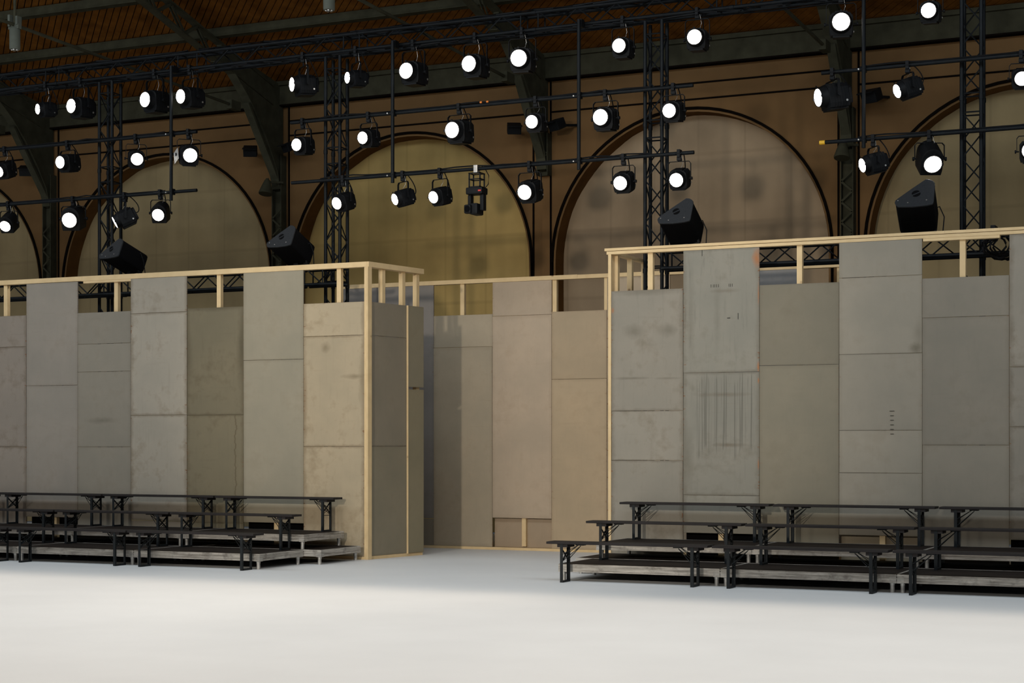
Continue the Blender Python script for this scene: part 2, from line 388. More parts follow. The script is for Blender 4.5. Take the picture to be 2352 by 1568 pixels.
# ------------------------------------------------------------------ setting: roof
K = 0.26; Z0R = 8.62
def zr(y): return Z0R + K*(YW-.1-y)
ceil = empty_struct('ceiling', 'dark brown boarded roof with diagonal boards')
XA, XB, YA, YB_ = -35, 5, 6.0, YW-.1
build('roof_backing', MB().add([(XA, YA, zr(YA)+.05), (XB, YA, zr(YA)+.05), (XB, YB_, zr(YB_)+.05), (XA, YB_, zr(YB_)+.05)], [(0, 1, 2, 3)]), M['roof_gap'], ceil)
def clip(poly, a, b, c):   # keep a*x+b*y <= c
    out = []
    for i, p in enumerate(poly):
        q = poly[(i+1) % len(poly)]; fp = a*p[0]+b*p[1]-c; fq = a*q[0]+b*q[1]-c
        if fp <= 0: out.append(p)
        if fp*fq < 0:
            s = fp/(fp-fq); out.append((p[0]+(q[0]-p[0])*s, p[1]+(q[1]-p[1])*s))
    return out
rb = MB(); pitch = 0.115
k0 = int((XA+YA)/1.4142/pitch)-1; k1 = int((XB+YB_)/1.4142/pitch)+1
for k in range(k0, k1):
    s0 = k*pitch; s1 = s0+pitch-0.017
    L = 60; d = (0.70711, -0.70711); nn = (0.70711, 0.70711)
    q = [(nn[0]*s0-d[0]*L, nn[1]*s0-d[1]*L), (nn[0]*s0+d[0]*L, nn[1]*s0+d[1]*L), (nn[0]*s1+d[0]*L, nn[1]*s1+d[1]*L), (nn[0]*s1-d[0]*L, nn[1]*s1-d[1]*L)]
    for pl in ((1, 0, XB), (-1, 0, -XA), (0, 1, YB_), (0, -1, -YA)):
        q = clip(q, *pl)
        if not q: break
    if len(q) < 3: continue
    m = len(q)
    rb.add([(x, y, zr(y)) for x, y in q]+[(x, y, zr(y)+.02) for x, y in q], [tuple(range(m))]+[(i, (i+1) % m, m+(i+1) % m, m+i) for i in range(m)])
o = build('roof_boards', rb, M['roof_board'], ceil); o['kind'] = 'stuff'; o['label'] = 'narrow diagonal brown roof boards'
for y in [25.72, 24.3, 22.88, 21.46, 20.04, 18.6, 17.2]:
    build('purlin', MB().box(XA, XB, y-.05, y+.05, zr(y)-.16, zr(y)-.01).box(XA, XB, y-.09, y+.09, zr(y)-.175, zr(y)-.16), M['iron'], ceil)

# roof frames: column, curved bracket, lattice rafter, tie rod
def roof_frame(xc, label, shaft=True):
    r = thing('roof_frame', label, 'roof frame', (xc, YW-.02, 0), 'iron roof frames against the arched wall')
    Y = lambda y: y-(YW-.02)
    # box column against the wall, with flanges and lattice strips
    zb = 0 if shaft else 6.45
    build('column', MB().box(-.11, -.09, -.18, 0, zb, 7.2).box(.09, .11, -.18, 0, zb, 7.2).box(-.10, .10, -.08, -.06, zb, 7.2), M['iron'], r)
    lt = MB(); z = zb+.2; sgn = 1
    while z < (6.0 if shaft else 6.9):
        lt.bar((-.095*sgn, -.185, z), (.095*sgn, -.185, z+.17), .035, .01, (1, 0, 0)); z += .17; sgn = -sgn
    build('lattice', lt, M['iron'], r)['kind'] = 'stuff'
    # rafter: two flanges and lattice web, from the bracket up to the roof
    def flange(off, w=.16, t=.03, y0=27.6, y1=8.0):
        return MB().bar((0, Y(y0), zr(y0)-off), (0, Y(y1), zr(y1)-off), w, t, (1, 0, 0))
    build('rafter_chord', flange(.20), M['iron'], r)
    build('rafter_chord', flange(.56), M['iron'], r)
    wb = MB(); y = 26.4; s = 0
    while y > 8.3:
        a, b = (.22, .54) if s % 2 else (.54, .22)
        for sx in (-.03, .03): wb.bar((sx, Y(y), zr(y)-a), (sx, Y(y-.4), zr(y-.4)-b), .05, .012, (0, 1, 0))
        y -= .4; s += 1
    build('rafter_web', wb, M['iron'], r)['kind'] = 'stuff'
    # solid curved bracket plate at the heel
    pl = [(27.96, 8.55), (25.9, zr(25.9)-.2), (25.75, zr(25.75)-.58), (26.25, 8.50), (26.7, 8.15), (27.1, 7.75), (27.45, 7.30), (27.70, 6.9), (27.80, 6.55), (27.96, 6.5)]
    n = len(pl); v = [(-.05, Y(y), z) for y, z in pl]+[(.05, Y(y), z) for y, z in pl]
    build('bracket_plate', MB().add(v, [tuple(range(n)), tuple(range(2*n-1, n-1, -1))]+[(i, (i+1) % n, n+(i+1) % n, n+i) for i in range(n)]), M['iron'], r)
    fl_ = MB()
    for (a, b) in zip(pl[2:-1], pl[3:-1]): fl_.bar((0, Y(a[0]), a[1]), (0, Y(b[0]), b[1]), .18, .02, (1, 0, 0))
    build('bracket_flange', fl_, M['iron'], r)
    # straight knee strut
    build('knee_strut', MB().bar((0, Y(26.75), 8.02), (0, Y(27.86), 6.62), .15, .05, (1, 0, 0)), M['iron'], r)
    build('tie_rod', MB().tube((0, Y(26.3), 7.90), (0, Y(14), 8.25), .028), M['iron'], r, smooth=True)
    build('tie_rod_clevis', MB().box(-.06, .06, Y(26.5), Y(26.2), 7.82, 7.98), M['iron'], r)
    build('hanger_rod', MB().tube((0, Y(20.45), 8.06), (0, Y(20.45), zr(20.45)-.55), .022), M['iron'], r, smooth=True)
for xc, lb in ((-23.50, 'iron column and roof bracket between the two leftmost arches'), (-17.90, 'iron column and roof bracket left of the olive arch'),
               (-12.30, 'iron roof bracket without a column, right of the olive arch'), (-6.79, 'iron column and roof bracket between the taupe arches on the right')):
    roof_frame(xc, lb, xc != -12.30)
# hanging cylinder downlights
for xc, lb in ((-17.9, 'pale cylindrical downlight hanging under the roof at the far left'), (-12.3, 'pale cylindrical downlight hanging at the top edge left of centre')):
    z = 8.06
    dl = thing('cylinder_downlight', lb, 'ceiling lamp', (xc, 20.45, z), 'cylindrical downlights under the roof')
    yb = 0.0
    build('lamp_case', MB().rings([(0, .075), (.02, .082), (.30, .082), (.32, .078)], 20, Matrix.Translation((0, 0, -.05)) @ Matrix.Rotation(-math.pi/2, 4, 'X')), M['lampcase'], dl, smooth=True)
    lb_ = MB()
    for k in range(5):
        a = k*2*math.pi/5; lb_.tube((.04*math.cos(a), .04*math.sin(a), -.372), (.04*math.cos(a), .04*math.sin(a), -.385), .018, 10)
    build('lamp_lenses', lb_, M['steel'], dl)['kind'] = 'stuff'
    build('lamp_bracket', MB().box(-.10, .10, -.035, .035, -.06, .02).box(-.09, -.05, -.06, .06, -.02, .16).box(.05, .09, -.05, .05, 0, .13), M['lampcase'], dl)

# small black floodlights on the wall beside the columns
def flood(x, y, lb, s=1.0, turn=0.0, Yf=27.55):
    p = onY(x, y, Yf)
    Mx = Matrix.Translation(p) @ Matrix.Rotation(turn, 4, 'Z') @ Matrix.Rotation(math.radians(25), 4, 'X')
    r = thing('wall_floodlight', lb, 'floodlight', group='small black floodlights high on the hall wall', M=Mx)
    build('lamp_housing', MB().prism([(-.13*s, -.09*s), (.13*s, -.09*s), (.13*s, .09*s), (-.13*s, .09*s)], -.10, .10), M['black_metal'], r, bevel=.012)
    build('visor', MB().box(-.14*s, .14*s, -.18, -.10, .08*s, .095*s), M['black_metal'], r)
    build('wall_arm', MB().bar((0, .08, -.04), (0, .44, -.16), .05, .04, (1, 0, 0)), M['black_metal'], r)
flood(575, 347, 'black wall floodlight left of the column under the leftmost truss bay', 1, .5)
flood(60, 392, 'black wall floodlight at the far left below the pipe', 1, .5)
flood(1181, 295, 'black wall floodlight left of the middle iron column', .95, .5)
flood(1279, 286, 'black wall floodlight right of the middle iron column', 1, -.5)
flood(2002, 220, 'black wall floodlight right of the right iron column', 1.1, -.4)
flood(664, 337, 'black wall floodlight right of the left iron column', .9, -.5)
for x, y, lb in ((612, 430, 'grey bell-shaped column spotlight on the left iron column'), (1935, 345, 'grey bell-shaped column spotlight on the right iron column')):
    p = onY(x, y, 27.5)
    r = thing('column_spotlight', lb, 'spotlight', p, 'grey bell spotlights on the iron columns')
    build('bell_shade', MB().rings([(-.14, .13), (-.12, .135), (.02, .095), (.14, .055), (.16, .03)], 20, Matrix.Rotation(math.radians(75), 4, 'X')), M['iron'], r, smooth=True)
    build('spot_arm', MB().bar((0.02, .02, .1), (.18, .30, .12), .04, .04, (0, 0, 1)).tube((.02, 0, .08), (.02, 0, .17), .03), M['iron'], r)

# ------------------------------------------------------------------ panelled set walls
YF = 20.87
def board(parent, x0, x1, z0, z1, tint, kind='panel', Mx=None, off=0.0, label=None, y=None):
    """one coated board, front face towards -Y; the object's own colour is its coating"""
    w, h = x1-x0, z1-z0; g = .002
    mb = MB().box(-w/2+g, w/2-g, 0, .021, g, h-g)
    me = mb.mesh('panel', M[kind], bevel=.0025)
    T = Matrix.Translation(((x0+x1)/2, (0 if y is None else y)-off+random.uniform(-.003, .003), z0)) @ Matrix.Rotation(random.uniform(-.0012, .0012), 4, 'Y')
    o = link('panel', me, parent, M=(Mx @ T if Mx else T))
    o.color = (*[v*k for v, k in zip(lin(tint), (0.625, 0.588, 0.553))], 1)
    if label: o['label'] = label
    return o
def timber(parent, name, x0, x1, y0, y1, z0, z1, Mx=None, ax=None):
    mb = MB().box(x0, x1, y0, y1, z0, z1)
    o = build(name, mb, M['pine'], parent, bevel=.003)
    if Mx: o.matrix_local = Mx
    return o
ZT, ZB = 4.13, 3.645
G = lambda a, b, c: (a, b, c)
# column: x0, x1, top, seams from top down, bottom, tint, material, (optional label)
def set_wall(name, label, Y, X0, cols, studs, posts, rails, z_bottom=.04):
    """X0 is the local origin; cols in world x"""
    r = thing(name, label, 'set wall', (X0, Y, 0))
    for c in cols:
        x0, x1, top, seams, bottom, tint, kind = c[:7]; lb = c[7] if len(c) > 7 else None
        zs = [top]+list(seams)+[bottom]
        kinds = kind.split('|')
        for i, (a, b) in enumerate(zip(zs, zs[1:])):
            kind = kinds[min(i, len(kinds)-1)]
            jj = random.uniform(.965, 1.03); tt = tuple(v*jj for v in tint)
            board(r, x0-X0, x1-X0, b, a, tt, kind, label=lb if i == 0 else None)
    for sx in studs: timber(r, 'stud', sx-X0-.035, sx-X0+.035, .025, .095, .06, ZT)
    for px0, px1 in posts: timber(r, 'corner_post', px0-X0, px1-X0, -.004, .09, 0, ZT)
    for name_, a, b, z0, z1 in rails: timber(r, name_, a-X0, b-X0, -.004, .095, z0, z1)
    return r
TG = dict(C7=(176,170,160), C6=(217,202,173), C5=(185,179,160), C4=(148,140,116), C3=(200,194,181), C2=(173,168,156), C1=(180,174,165), C0=(178,169,159))
L = set_wall('panel_wall', 'long grey plywood panel wall behind the left benches', YF, -16,
    [(-12.978, -11.975, ZB, [3.171, 1.596], .04, TG['C6'], 'panel_worn|panel_C6|panel_worn', 'cream grey board with smudges and rounded stained corners'),
     (-14.004, -12.978, ZT, [2.852], .49, TG['C5'], 'panel', 'smooth grey-green board'),
     (-15.005, -14.004, ZB, [2.058, .47], .04, TG['C4'], 'panel_C4t|panel_C4b|panel', 'olive board with a dark stained right edge'),
     (-16.032, -15.005, ZT, [3.60, 2.065], .486, TG['C3'], 'panel_worn'),
     (-17.037, -16.032, ZB, [3.162, 2.737, 1.588], .04, TG['C2'], 'panel|panel|panel_C2|panel'),
     (-18.04, -17.037, ZT, [2.539], .5, TG['C1'], 'panel'),
     (-19.06, -18.04, ZB, [3.154, 1.588], .04, TG['C0'], 'panel_worn'),
     (-20.07, -19.06, ZT, [2.1], .04, TG['C1'], 'panel'),
     (-21.08, -20.07, ZB, [1.6], .04, TG['C3'], 'panel')],
    [-20.6, -19.5, -18.478, -17.5, -16.328, -15.5, -14.456, -13.46, -12.408], [(-11.975, -11.93)],
    [('top_rail', -16.96, -11.93, ZT, 4.205), ('top_rail', -21.5, -16.96, ZT+.004, 4.205), ('bottom_rail', -21.5, -11.975, 0, .04)])
board(L, -16.032+16, -15.005+16, .04, .478, (176, 166, 150), 'panel', off=.0)
timber(L, 'top_rail', -16.93+16, -15.9+16, .0, .09, ZT-.035, ZT)
build('backing_board', MB().box(-18.04+16, -17.04+16, .13, .15, .04, .62).box(-14.0+16, -12.98+16, .13, .15, .04, .62), M['black_void'], L)  # black boards added behind the open bottoms so the holes stay dark
def side_label(): pass
# return wall of the left block, turning away from the camera
SD = Matrix.Translation((-11.93, YF, 0)) @ Matrix.Rotation(math.atan2(.985, .174), 4, 'Z')
rs = thing('return_wall', 'short grey return wall at the end of the left panel wall', 'set wall', M=SD)
board(rs, .0, .90, 1.6, 3.17, (169, 161, 144), 'panel'); board(rs, .0, .90, 3.17, ZB, (169, 161, 144), 'panel'); board(rs, .0, .90, .045, 1.6, (167, 160, 140), 'panel')
board(rs, .90, 1.27, 2.46, ZB, (171, 164, 142), 'panel', off=.022); board(rs, .90, 1.27, .045, 2.43, (171, 163, 137), 'panel', off=.022)
timber(rs, 'corner_post', -.02, .07, -.03, .0, .0, ZT); timber(rs, 'edge_strip', .892, .902, -.03, .0, .04, ZB)
for a in (.40, .86, 1.19): timber(rs, 'stud', a-.035, a+.035, .023, .093, .05, ZT)
timber(rs, 'top_rail', .0, 1.27, -.03, .095, ZT, 4.205); timber(rs, 'bottom_rail', .0, 1.27, -.005, .095, 0, .045)

Bw = set_wall('recess_wall', 'set-back grey panel wall seen through the gap', 23.70, -11,
    [(-10.324, -9.42, ZB, [2.615], .04, (214, 194, 164), 'panel', 'warm grey board with one seam'),
     (-11.323, -10.324, ZT, [3.606], .493, (216, 198, 176), 'panel', 'warm grey full-height board'),
     (-12.347, -11.323, ZB, [3.142], .04, (205, 192, 169), 'panel'),
     (-13.36, -12.347, ZT, [], .464, (169, 164, 160), 'panel'),
     (-14.1, -13.36, ZT, [2.0], .04, (158, 155, 153), 'panel'),
     (-9.42, -8.42, ZT, [2.6], .04, (216, 198, 174), 'panel_worn'),
     (-8.42, -7.42, ZB, [2.0], .04, (210, 194, 171), 'panel'),
     (-7.42, -6.42, ZT, [2.6], .04, (169, 171, 174), 'panel'),
     (-6.42, -5.4, ZB, [1.6], .04, (192, 185, 174), 'panel')],
    [-13.9, -12.85, -11.858, -10.80, -10.288, -9.441, -8.9, -7.9, -6.9, -5.9], [],
    [('top_rail', -14.1, -9.9, ZT, 4.195), ('top_rail', -9.9, -5.4, ZT, 4.19), ('bottom_rail', -14.1, -5.4, 0, .04)])
board(Bw, -11.323+11, -10.324+11, .04, .49, (198, 178, 153), 'panel', off=-.075)
board(Bw, -13.36+11, -12.347+11, .04, .458, (169, 160, 144), 'panel', off=-.0)

TR = dict(R0=(174,170,159), R1=(169,168,158), R2=(154,149,132), R3=(182,177,164), R4=(166,161,149), R5=(174,169,158))
Rw = set_wall('panel_wall', 'long grey plywood panel wall behind the right benches', YF, -5,
    [(-8.233, -7.235, ZB, [2.064, 1.416], .04, TR['R0'], 'panel_R0|panel_worn', 'scuffed pale board with two dark smudges'),
     (-7.235, -6.217, ZT, [2.547, .973], .482, TR['R1'], 'panel_R1t|panel_R1b|panel_worn', 'streaked board with bare wood chips at its right edge'),
     (-6.217, -5.194, ZB, [2.621], .04, TR['R2'], 'panel'),
     (-5.194, -4.169, ZT, [3.69, 2.74, 1.797, 1.272], .50, TR['R3'], 'panel|panel_R3|panel'),
     (-4.169, -3.139, ZB, [3.163, 1.615], .04, TR['R4'], 'panel'),
     (-3.139, -2.13, ZT, [2.548, 1.833], .485, TR['R5'], 'panel_worn'),
     (-2.13, -1.12, ZB, [1.6], .04, TR['R2'], 'panel'),
     (-1.12, -.1, ZT, [2.1], .04, TR['R3'], 'panel')],
    [-7.697, -6.735, -5.704, -4.66, -3.69, -2.6, -1.6, -.6], [(-8.278, -8.235)],
    [('top_rail', -8.30, -2.0, ZT, 4.17), ('top_rail', -2.0, 0, ZT, 4.17), ('cap_rail', -8.33, -3.9, 4.176, 4.212), ('cap_rail', -3.9, 0, 4.176, 4.212), ('bottom_rail', -8.235, -6.9, 0, .04)])
timber(Rw, 'top_rail', -4.16+5, -3.25+5, 0, .09, ZT-.035, ZT)
board(Rw, -5.194+5, -4.169+5, .04, .494, (186, 174, 150), 'panel', off=-.10)
build('backing_board', MB().box(-7.235+5, -6.217+5, .13, .15, .04, .62).box(-3.139+5, -2.13+5, .13, .15, .04, .62), M['black_void'], Rw)  # added black boards, in place of the unlit space behind the wall
ik = MB()
for k in range(6): ik.box(-.035+.07*.0+(-4.50+5)-(.022 if k else .03), (-4.50+5)-.035+(.022 if k else .03), -.0045, -.003, 2.03-k*.056, 2.036-k*.056)
build('ink_marks', ik, M['ink'], Rw)['label'] = 'column of short black dashes'
ik = MB(); zz = 3.66
for k, dx in enumerate((-.24, -.21, -.19, -.165, -.14, .0, .02, .045)): ik.box(-6.62+5+dx, -6.62+5+dx+.005, -.0045, -.003, zz-.02, zz+.018)
ik.box(-6.64+5, -6.60+5, -.0045, -.003, 3.235, 3.245).box(-6.50+5, -6.493+5, -.0045, -.003, 3.22, 3.30).box(-6.98+5, -6.974+5, -.0045, -.003, 4.05, 4.125)
build('ink_marks', ik, M['ink'], Rw)['label'] = 'faint black pen strokes'
# return of the right block (its frame shows above the first short board)
SR = Matrix.Translation((-8.28, YF+.1, 0)) @ Matrix.Rotation(math.pi/2, 4, 'Z')
rr_ = thing('return_wall', 'short return frame at the left end of the right panel wall', 'set wall', M=SR)
timber(rr_, 'top_rail', 0, 1.2, -.095, 0, ZT, 4.17)
for a in (.06, .58, 1.12): timber(rr_, 'stud', a-.035, a+.035, -.09, -.02, .05, ZT)
timber(rr_, 'bottom_rail', 0, 1.2, -.09, 0, 0, .05)
board(rr_, 0, .8, .05, 2.0, (176, 170, 156), 'panel', Mx=Matrix.Translation((0, 0, 0))); board(rr_, 0, .8, 2.0, ZB, (176, 170, 156), 'panel')
board(rr_, .8, 1.2, .05, ZB, (170, 166, 152), 'panel')

# ------------------------------------------------------------------ stage decks
def deck(x0, y0, z, w, d, zbase, label, name='stage_deck', group=None):
    """x0,y0 = front left corner; z = top; stands on zbase"""
    r = thing(name, label, 'stage deck', (x0, y0, zbase), group); z -= zbase; H = .092
    build('deck_board', MB().box(.012, w-.012, .012, d-.012, z-.03, z), M['deck_top'], r)
    fr = MB()
    for a, b, c, e in ((0, w, 0, .012), (0, w, d-.012, d), (0, .012, .012, d-.012), (w-.012, w, .012, d-.012)):
        fr.box(a, b, c, e, z-H, z+.001)
    # profile ribs along the outside
    for zz, h in ((z-.022, .014), (z-.052, .012), (z-.088, .014)):
        fr.box(-.005, w+.005, -.005, 0, zz, zz+h).box(-.005, w+.005, d, d+.005, zz, zz+h)
        fr.box(-.005, 0, 0, d, zz, zz+h).box(w, w+.005, 0, d, zz, zz+h)
    build('edge_frame', fr, M['alu'], r)
    for cx_ in (0, w-.07):
        for cy_ in (0, d-.07): build('corner_block', MB().box(cx_-.003, cx_+.073, cy_-.003, cy_+.073, z-H-.004, z-.031), M['alu_leg'], r)
    for cx_ in (.05, w-.05):
        for cy_ in (.05, d-.05):
            lg = build('leg', MB().tube((cx_, cy_, 0), (cx_, cy_, z-H), .024, 14), M['alu_leg'], r, smooth=True)
            build('leg_collar', MB().tube((cx_, cy_, z-H-.03), (cx_, cy_, z-H-.004), .028, 14), M['steel'], lg, smooth=True)
    return r
GD = 'stage decks under the benches'
DD = 1.06
rw = [('low', 'first'), ('hi', 'second')]
xL = [-12.235-2.015*k for k in range(1, 6)]
nm = ['rightmost', 'second from its right end', 'third from its right end', 'at its far left']
for k in range(3):
    deck(xL[k], 18.62, .20, 2.003, DD, 0, 'low stage deck in the left front row, '+nm[k], group=GD)
    deck(xL[k]+.0, 19.70, .40, 2.003, DD, .2015, 'raised stage deck in the left rear row, '+nm[k], group=GD)
for k in range(3):
    deck(xL[k]+.27, 19.70, .20, 2.003, DD, 0, 'low stage deck under the raised left row, '+nm[k], group=GD)
deck(xL[3], 19.70, .40, 2.003, DD, .2015, 'raised stage deck in the left rear row, fourth from its right end', group=GD)
deck(xL[3]+.27, 19.70, .20, 2.003, DD, 0, 'low stage deck under the raised left row, fourth from its right end', group=GD)
nr = ['leftmost', 'second from its left end', 'third from its left end']
for k in range(3):
    deck(-8.02+2.015*k, 18.62, .20, 2.003, DD, 0, 'low stage deck in the right front row, '+nr[k], group=GD)
    deck(-8.25+2.015*k, 19.70, .20, 2.003, DD, 0, 'low stage deck under the raised right row, '+nr[k], group=GD)
    deck(-7.97+2.015*k, 19.70, .40, 2.003, DD, .2015, 'raised stage deck in the right rear row, '+nr[k], group=GD)

# ------------------------------------------------------------------ benches
LB = 1.99
bm_seat = MB().box(0, LB, 0, .25, .452, .48).mesh('seat', M['bench_wood'], bevel=.004)
bm_bat = MB().box(-.055, .075, .015, .235, .415, .451).mesh('batten', M['bench_wood'])
def leg_mesh():
    mb = MB(); y0, y1 = .012, .238
    for y in (y0, y1-.006):                        # angle-iron posts
        mb.box(-.018, .018, y, y+.006, .0, .452)
        mb.box(-.018, -.013, y-(.0 if y == y0 else .020), y+(.026 if y == y0 else .006), .0, .452)
    mb.box(-.018, .018, y0, y1, 0, .022)            # foot bar
    return mb.mesh('leg_frame', M['bench_metal'])
def brace_mesh():
    mb = MB(); y0, y1 = .02, .23
    mb.bar((0, y0, .40), (0, y1, .25), .022, .005, (0, 1, 1)); mb.bar((.006, y1, .40), (.006, y0, .25), .022, .005, (0, 1, 1))
    mb.tube((0, y0, .225), (0, y1, .225), .005, 6)
    mb.tube((0, y0, .24), (0, y1, .33), .004, 6)
    return mb.mesh('cross_brace', M['bench_metal'])
def strut_mesh():
    mb = MB()
    for y in (.05, .20):
        mb.tube((.0, .125 if False else y, .25), (.20, .125, .43), .0045, 6)
        mb.tube((.0, y, .33), (.17, .125, .44), .004, 6)
    mb.box(.15, .25, .08, .17, .437, .451)
    return mb.mesh('fold_strut', M['bench_metal'])
me_leg, me_br, me_st = leg_mesh(), brace_mesh(), strut_mesh()
def bench(x0, y, z, label):
    r = thing('folding_bench', label, 'bench', (x0, y, z), 'black folding benches on the stage decks')
    link('seat', bm_seat, r)
    for xx, mir in ((.19, 1), (LB-.19, -1)):
        Mx = Matrix.Translation((xx, 0, 0)) @ Matrix.Diagonal((mir, 1, 1, 1))
        lf = link('leg_frame', me_leg, r, M=Mx)
        link('cross_brace', me_br, lf); link('fold_strut', me_st, lf)
        link('batten', bm_bat, r, M=Matrix.Translation((xx, 0, 0)))
    return r
rows = [('front', 18.34, 0.0), ('middle', 19.42, .20), ('rear', 20.50, .40)]
endL = {'front': -12.15, 'middle': -12.25, 'rear': -12.25}
namesL = ['rightmost', 'second from the right', 'third from the right', 'at the left picture edge']
for rn, y, z in rows:
    for k in range({'front': 3, 'middle': 3, 'rear': 4}[rn]):
        bench(endL[rn]-2.02*(k+1)+.02, y, z, f'black folding bench in the {rn} row on the left, {namesL[k]}')
namesR = ['leftmost', 'second from the left', 'at the right picture edge']
for rn, y, z in rows:
    for k in range(3):
        bench(-8.06+2.04*k+{'front': 0, 'middle': .06, 'rear': .085}[rn], y, z, f'black folding bench in the {rn} row on the right, {namesR[k]}')

# ------------------------------------------------------------------ trusses
TW = .24
ch_cache = {}
def brace_me(a, b, r=.010):
    return MB().tube(a, b, r, 6, caps=False).mesh('brace', M['truss_metal'], smooth=True)
me_diag = {}
def truss(name, label, origin, length, axis, rotz=0.0, start_braces=0.0, seg=2.0, group=None):
    """box truss along local Z (axis 'Z') or local X (axis 'X')"""
    if axis == 'X': Mx = Matrix.Translation(origin) @ Matrix.Rotation(math.pi/2, 4, 'Y')
    else: Mx = Matrix.Translation(origin) @ Matrix.Rotation(rotz, 4, 'Z')
    r = thing(name, label, 'truss', group=group, M=Mx)
    h = TW/2
    cm = MB().tube((0, 0, 0), (0, 0, length), .026, 12).mesh('chord', M['truss_metal'], smooth=True)
    for sx in (-h, h):
        for sy in (-h, h): link('chord', cm, r, (sx, sy, 0))
    cell = .29
    if not me_diag:
        for f in range(4):
            A = Matrix.Rotation(f*math.pi/2, 4, 'Z')
            me_diag[f] = (brace_me(A @ Vector((-h, -h, 0)), A @ Vector((h, -h, cell))), brace_me(A @ Vector((h, -h, 0)), A @ Vector((-h, -h, cell))),
                          brace_me(A @ Vector((-h, -h, 0)), A @ Vector((h, -h, 0)), .011))
        me_diag['c'] = MB().tube((0, 0, -.03), (0, 0, .03), .032, 12).mesh('coupling', M['truss_metal'], smooth=True)
    n = int(length/seg)+1
    cnt = 0
    for s in range(n):
        z0 = s*seg; z1 = min(length, z0+seg)
        if z1-z0 < .4: continue
        m = int((z1-z0-.16)/cell); off = z0+.08
        for k in range(m):
            zz = off+k*cell
            if zz < start_braces: continue
            for f in range(4):
                if cnt >= 296: break
                link('brace', me_diag[f][(k+f) % 2], r, (0, 0, zz)); cnt += 1
        if z0 >= start_braces-.3:
            for f in range(4):
                link('rung', me_diag[f][2], r, (0, 0, z0+.06))
                link('rung', me_diag[f][2], r, (0, 0, min(length, z0+.08+m*cell)))
            for sx in (-h, h):
                for sy in (-h, h):
                    if s: link('coupling', me_diag['c'], r, (sx, sy, z0))
    return r
YT = 22.0
GT = 'vertical truss towers'
for x, ln, lb in ((253, 7.45, 'black truss tower at the left between the two left pipe ends'), (773, 7.45, 'black truss tower in front of the olive arch'),
                  (1507, 7.45, 'black truss tower in front of the middle taupe arch'), (2234, 9.6, 'black truss tower at the far right')):
    truss('truss_tower', lb, (onY(x, 300, YT).x, YT, 0), ln-.03, 'Z', math.radians(3), 3.2, 2.0, GT)
xt = onY(2234, 300, YT).x
for lb, x0, x1 in (('black box truss carrying the top row of lamps, left length', -27, -15.6), ('black box truss carrying the top row of lamps, middle length', -15.6, xt-.17),
                   ('black box truss at the top right beyond the far right tower', xt+.17, 1.0)):
    truss('lighting_truss', lb, (x0, YT, 7.60), x1-x0, 'X', seg=2.9)
for tr in [o for o in bpy.data.objects if o.name.startswith('lighting_truss')]:
    ln_ = max(c.dimensions.z for c in tr.children if c.name.startswith('chord')) if False else {'left': 11.4, 'midd': 11.6, 'top ': 4.5}['left' if 'left' in tr['label'] else ('midd' if 'middle' in tr['label'] else 'top ')]
    rnd = random.Random(3)
    for sx, sy, r_ in ((-.12, -.12, .016), (-.12, .12, .016), (.12, -.12, .017), (.12, .12, .013), (-.10, -.02, .014)):
        # local x runs downwards, local z runs along the hall
        n_ = int(ln_/.3); lift = -.034 if sx < 0 else .036
        build('cable', MB().path([(sx+lift+rnd.uniform(-.008, .008), sy+rnd.uniform(-.018, .018), .1+(ln_-.2)*i/n_) for i in range(n_+1)], r_, 6), M['black_metal'], tr, smooth=True)
YK = 21.6
truss('low_truss', 'black box truss just above the left panel wall', (-20, YK, 4.10), 6.55, 'X', seg=3.2)
truss('low_truss', 'short black truss beside the tower behind the wall corner', (-13.40, YK, 4.10), .66, 'X', seg=3.2)
truss('low_truss', 'black box truss just above the right panel wall', (-7.75, YK, 4.10), 7.5, 'X', seg=3.2)

# ------------------------------------------------------------------ lighting pipes
YP = 21.75
ZU, ZL, ZTOP = 6.455, 5.552, 7.475
def pipe(name, label, x0, x1, z, group='horizontal lighting pipes', tape=False):
    r = thing(name, label, 'pipe', (x0, YP, z), group)
    build('tube', MB().tube((0, 0, 0), (x1-x0, 0, 0), .026, 12), M['truss_metal'], r, smooth=True)
    # cable bundle lashed along the top
    rnd = random.Random(int(abs(x0*10+z*100))); pts = []; n = max(8, int((x1-x0)/.22)); s0 = .5
    for i in range(n+1):
        xx = s0+(x1-x0-s0-.6)*i/n
        sag = .030+.018*max(0, math.sin(i*.55+rnd.random()))
        pts.append((xx, rnd.uniform(-.012, .012), sag if i % 5 else .030))
    build('cable', MB().path(pts, .011, 6), M['black_metal'], r, smooth=True)
    if tape: build('end_tape', MB().tube((-.002, 0, 0), (.07, 0, 0), .028, 12), M['yellow'], r, smooth=True)['label'] = 'yellow tape at the pipe end'
    return r
xe = lambda px: onY(px, 300, YP).x
pipe('lighting_pipe', 'upper lighting pipe of the left group', -23, xe(452), ZU)
pipe('lighting_pipe', 'lower lighting pipe of the left group', -23, xe(452), ZL)
pu = pipe('lighting_pipe', 'upper lighting pipe of the middle group', xe(668), xe(1592), ZU)
pipe('lighting_pipe', 'lower lighting pipe of the middle group', xe(670), xe(1594), ZL)
pipe('lighting_pipe', 'upper lighting pipe of the right group', xe(1887), .5, ZU)
pipe('lighting_pipe', 'lower lighting pipe of the right group, with a yellow end', xe(1883), .5, ZL, tape=True)
tp = MB()
for px in (1104, 1119): tp.tube((xe(px)-xe(668), -.02, .035), (xe(px)-xe(668)+.03, -.02, .037), .014, 8)
build('tape_band', tp, M['orange'], pu, smooth=True)['label'] = 'two orange tape bands on the cable'
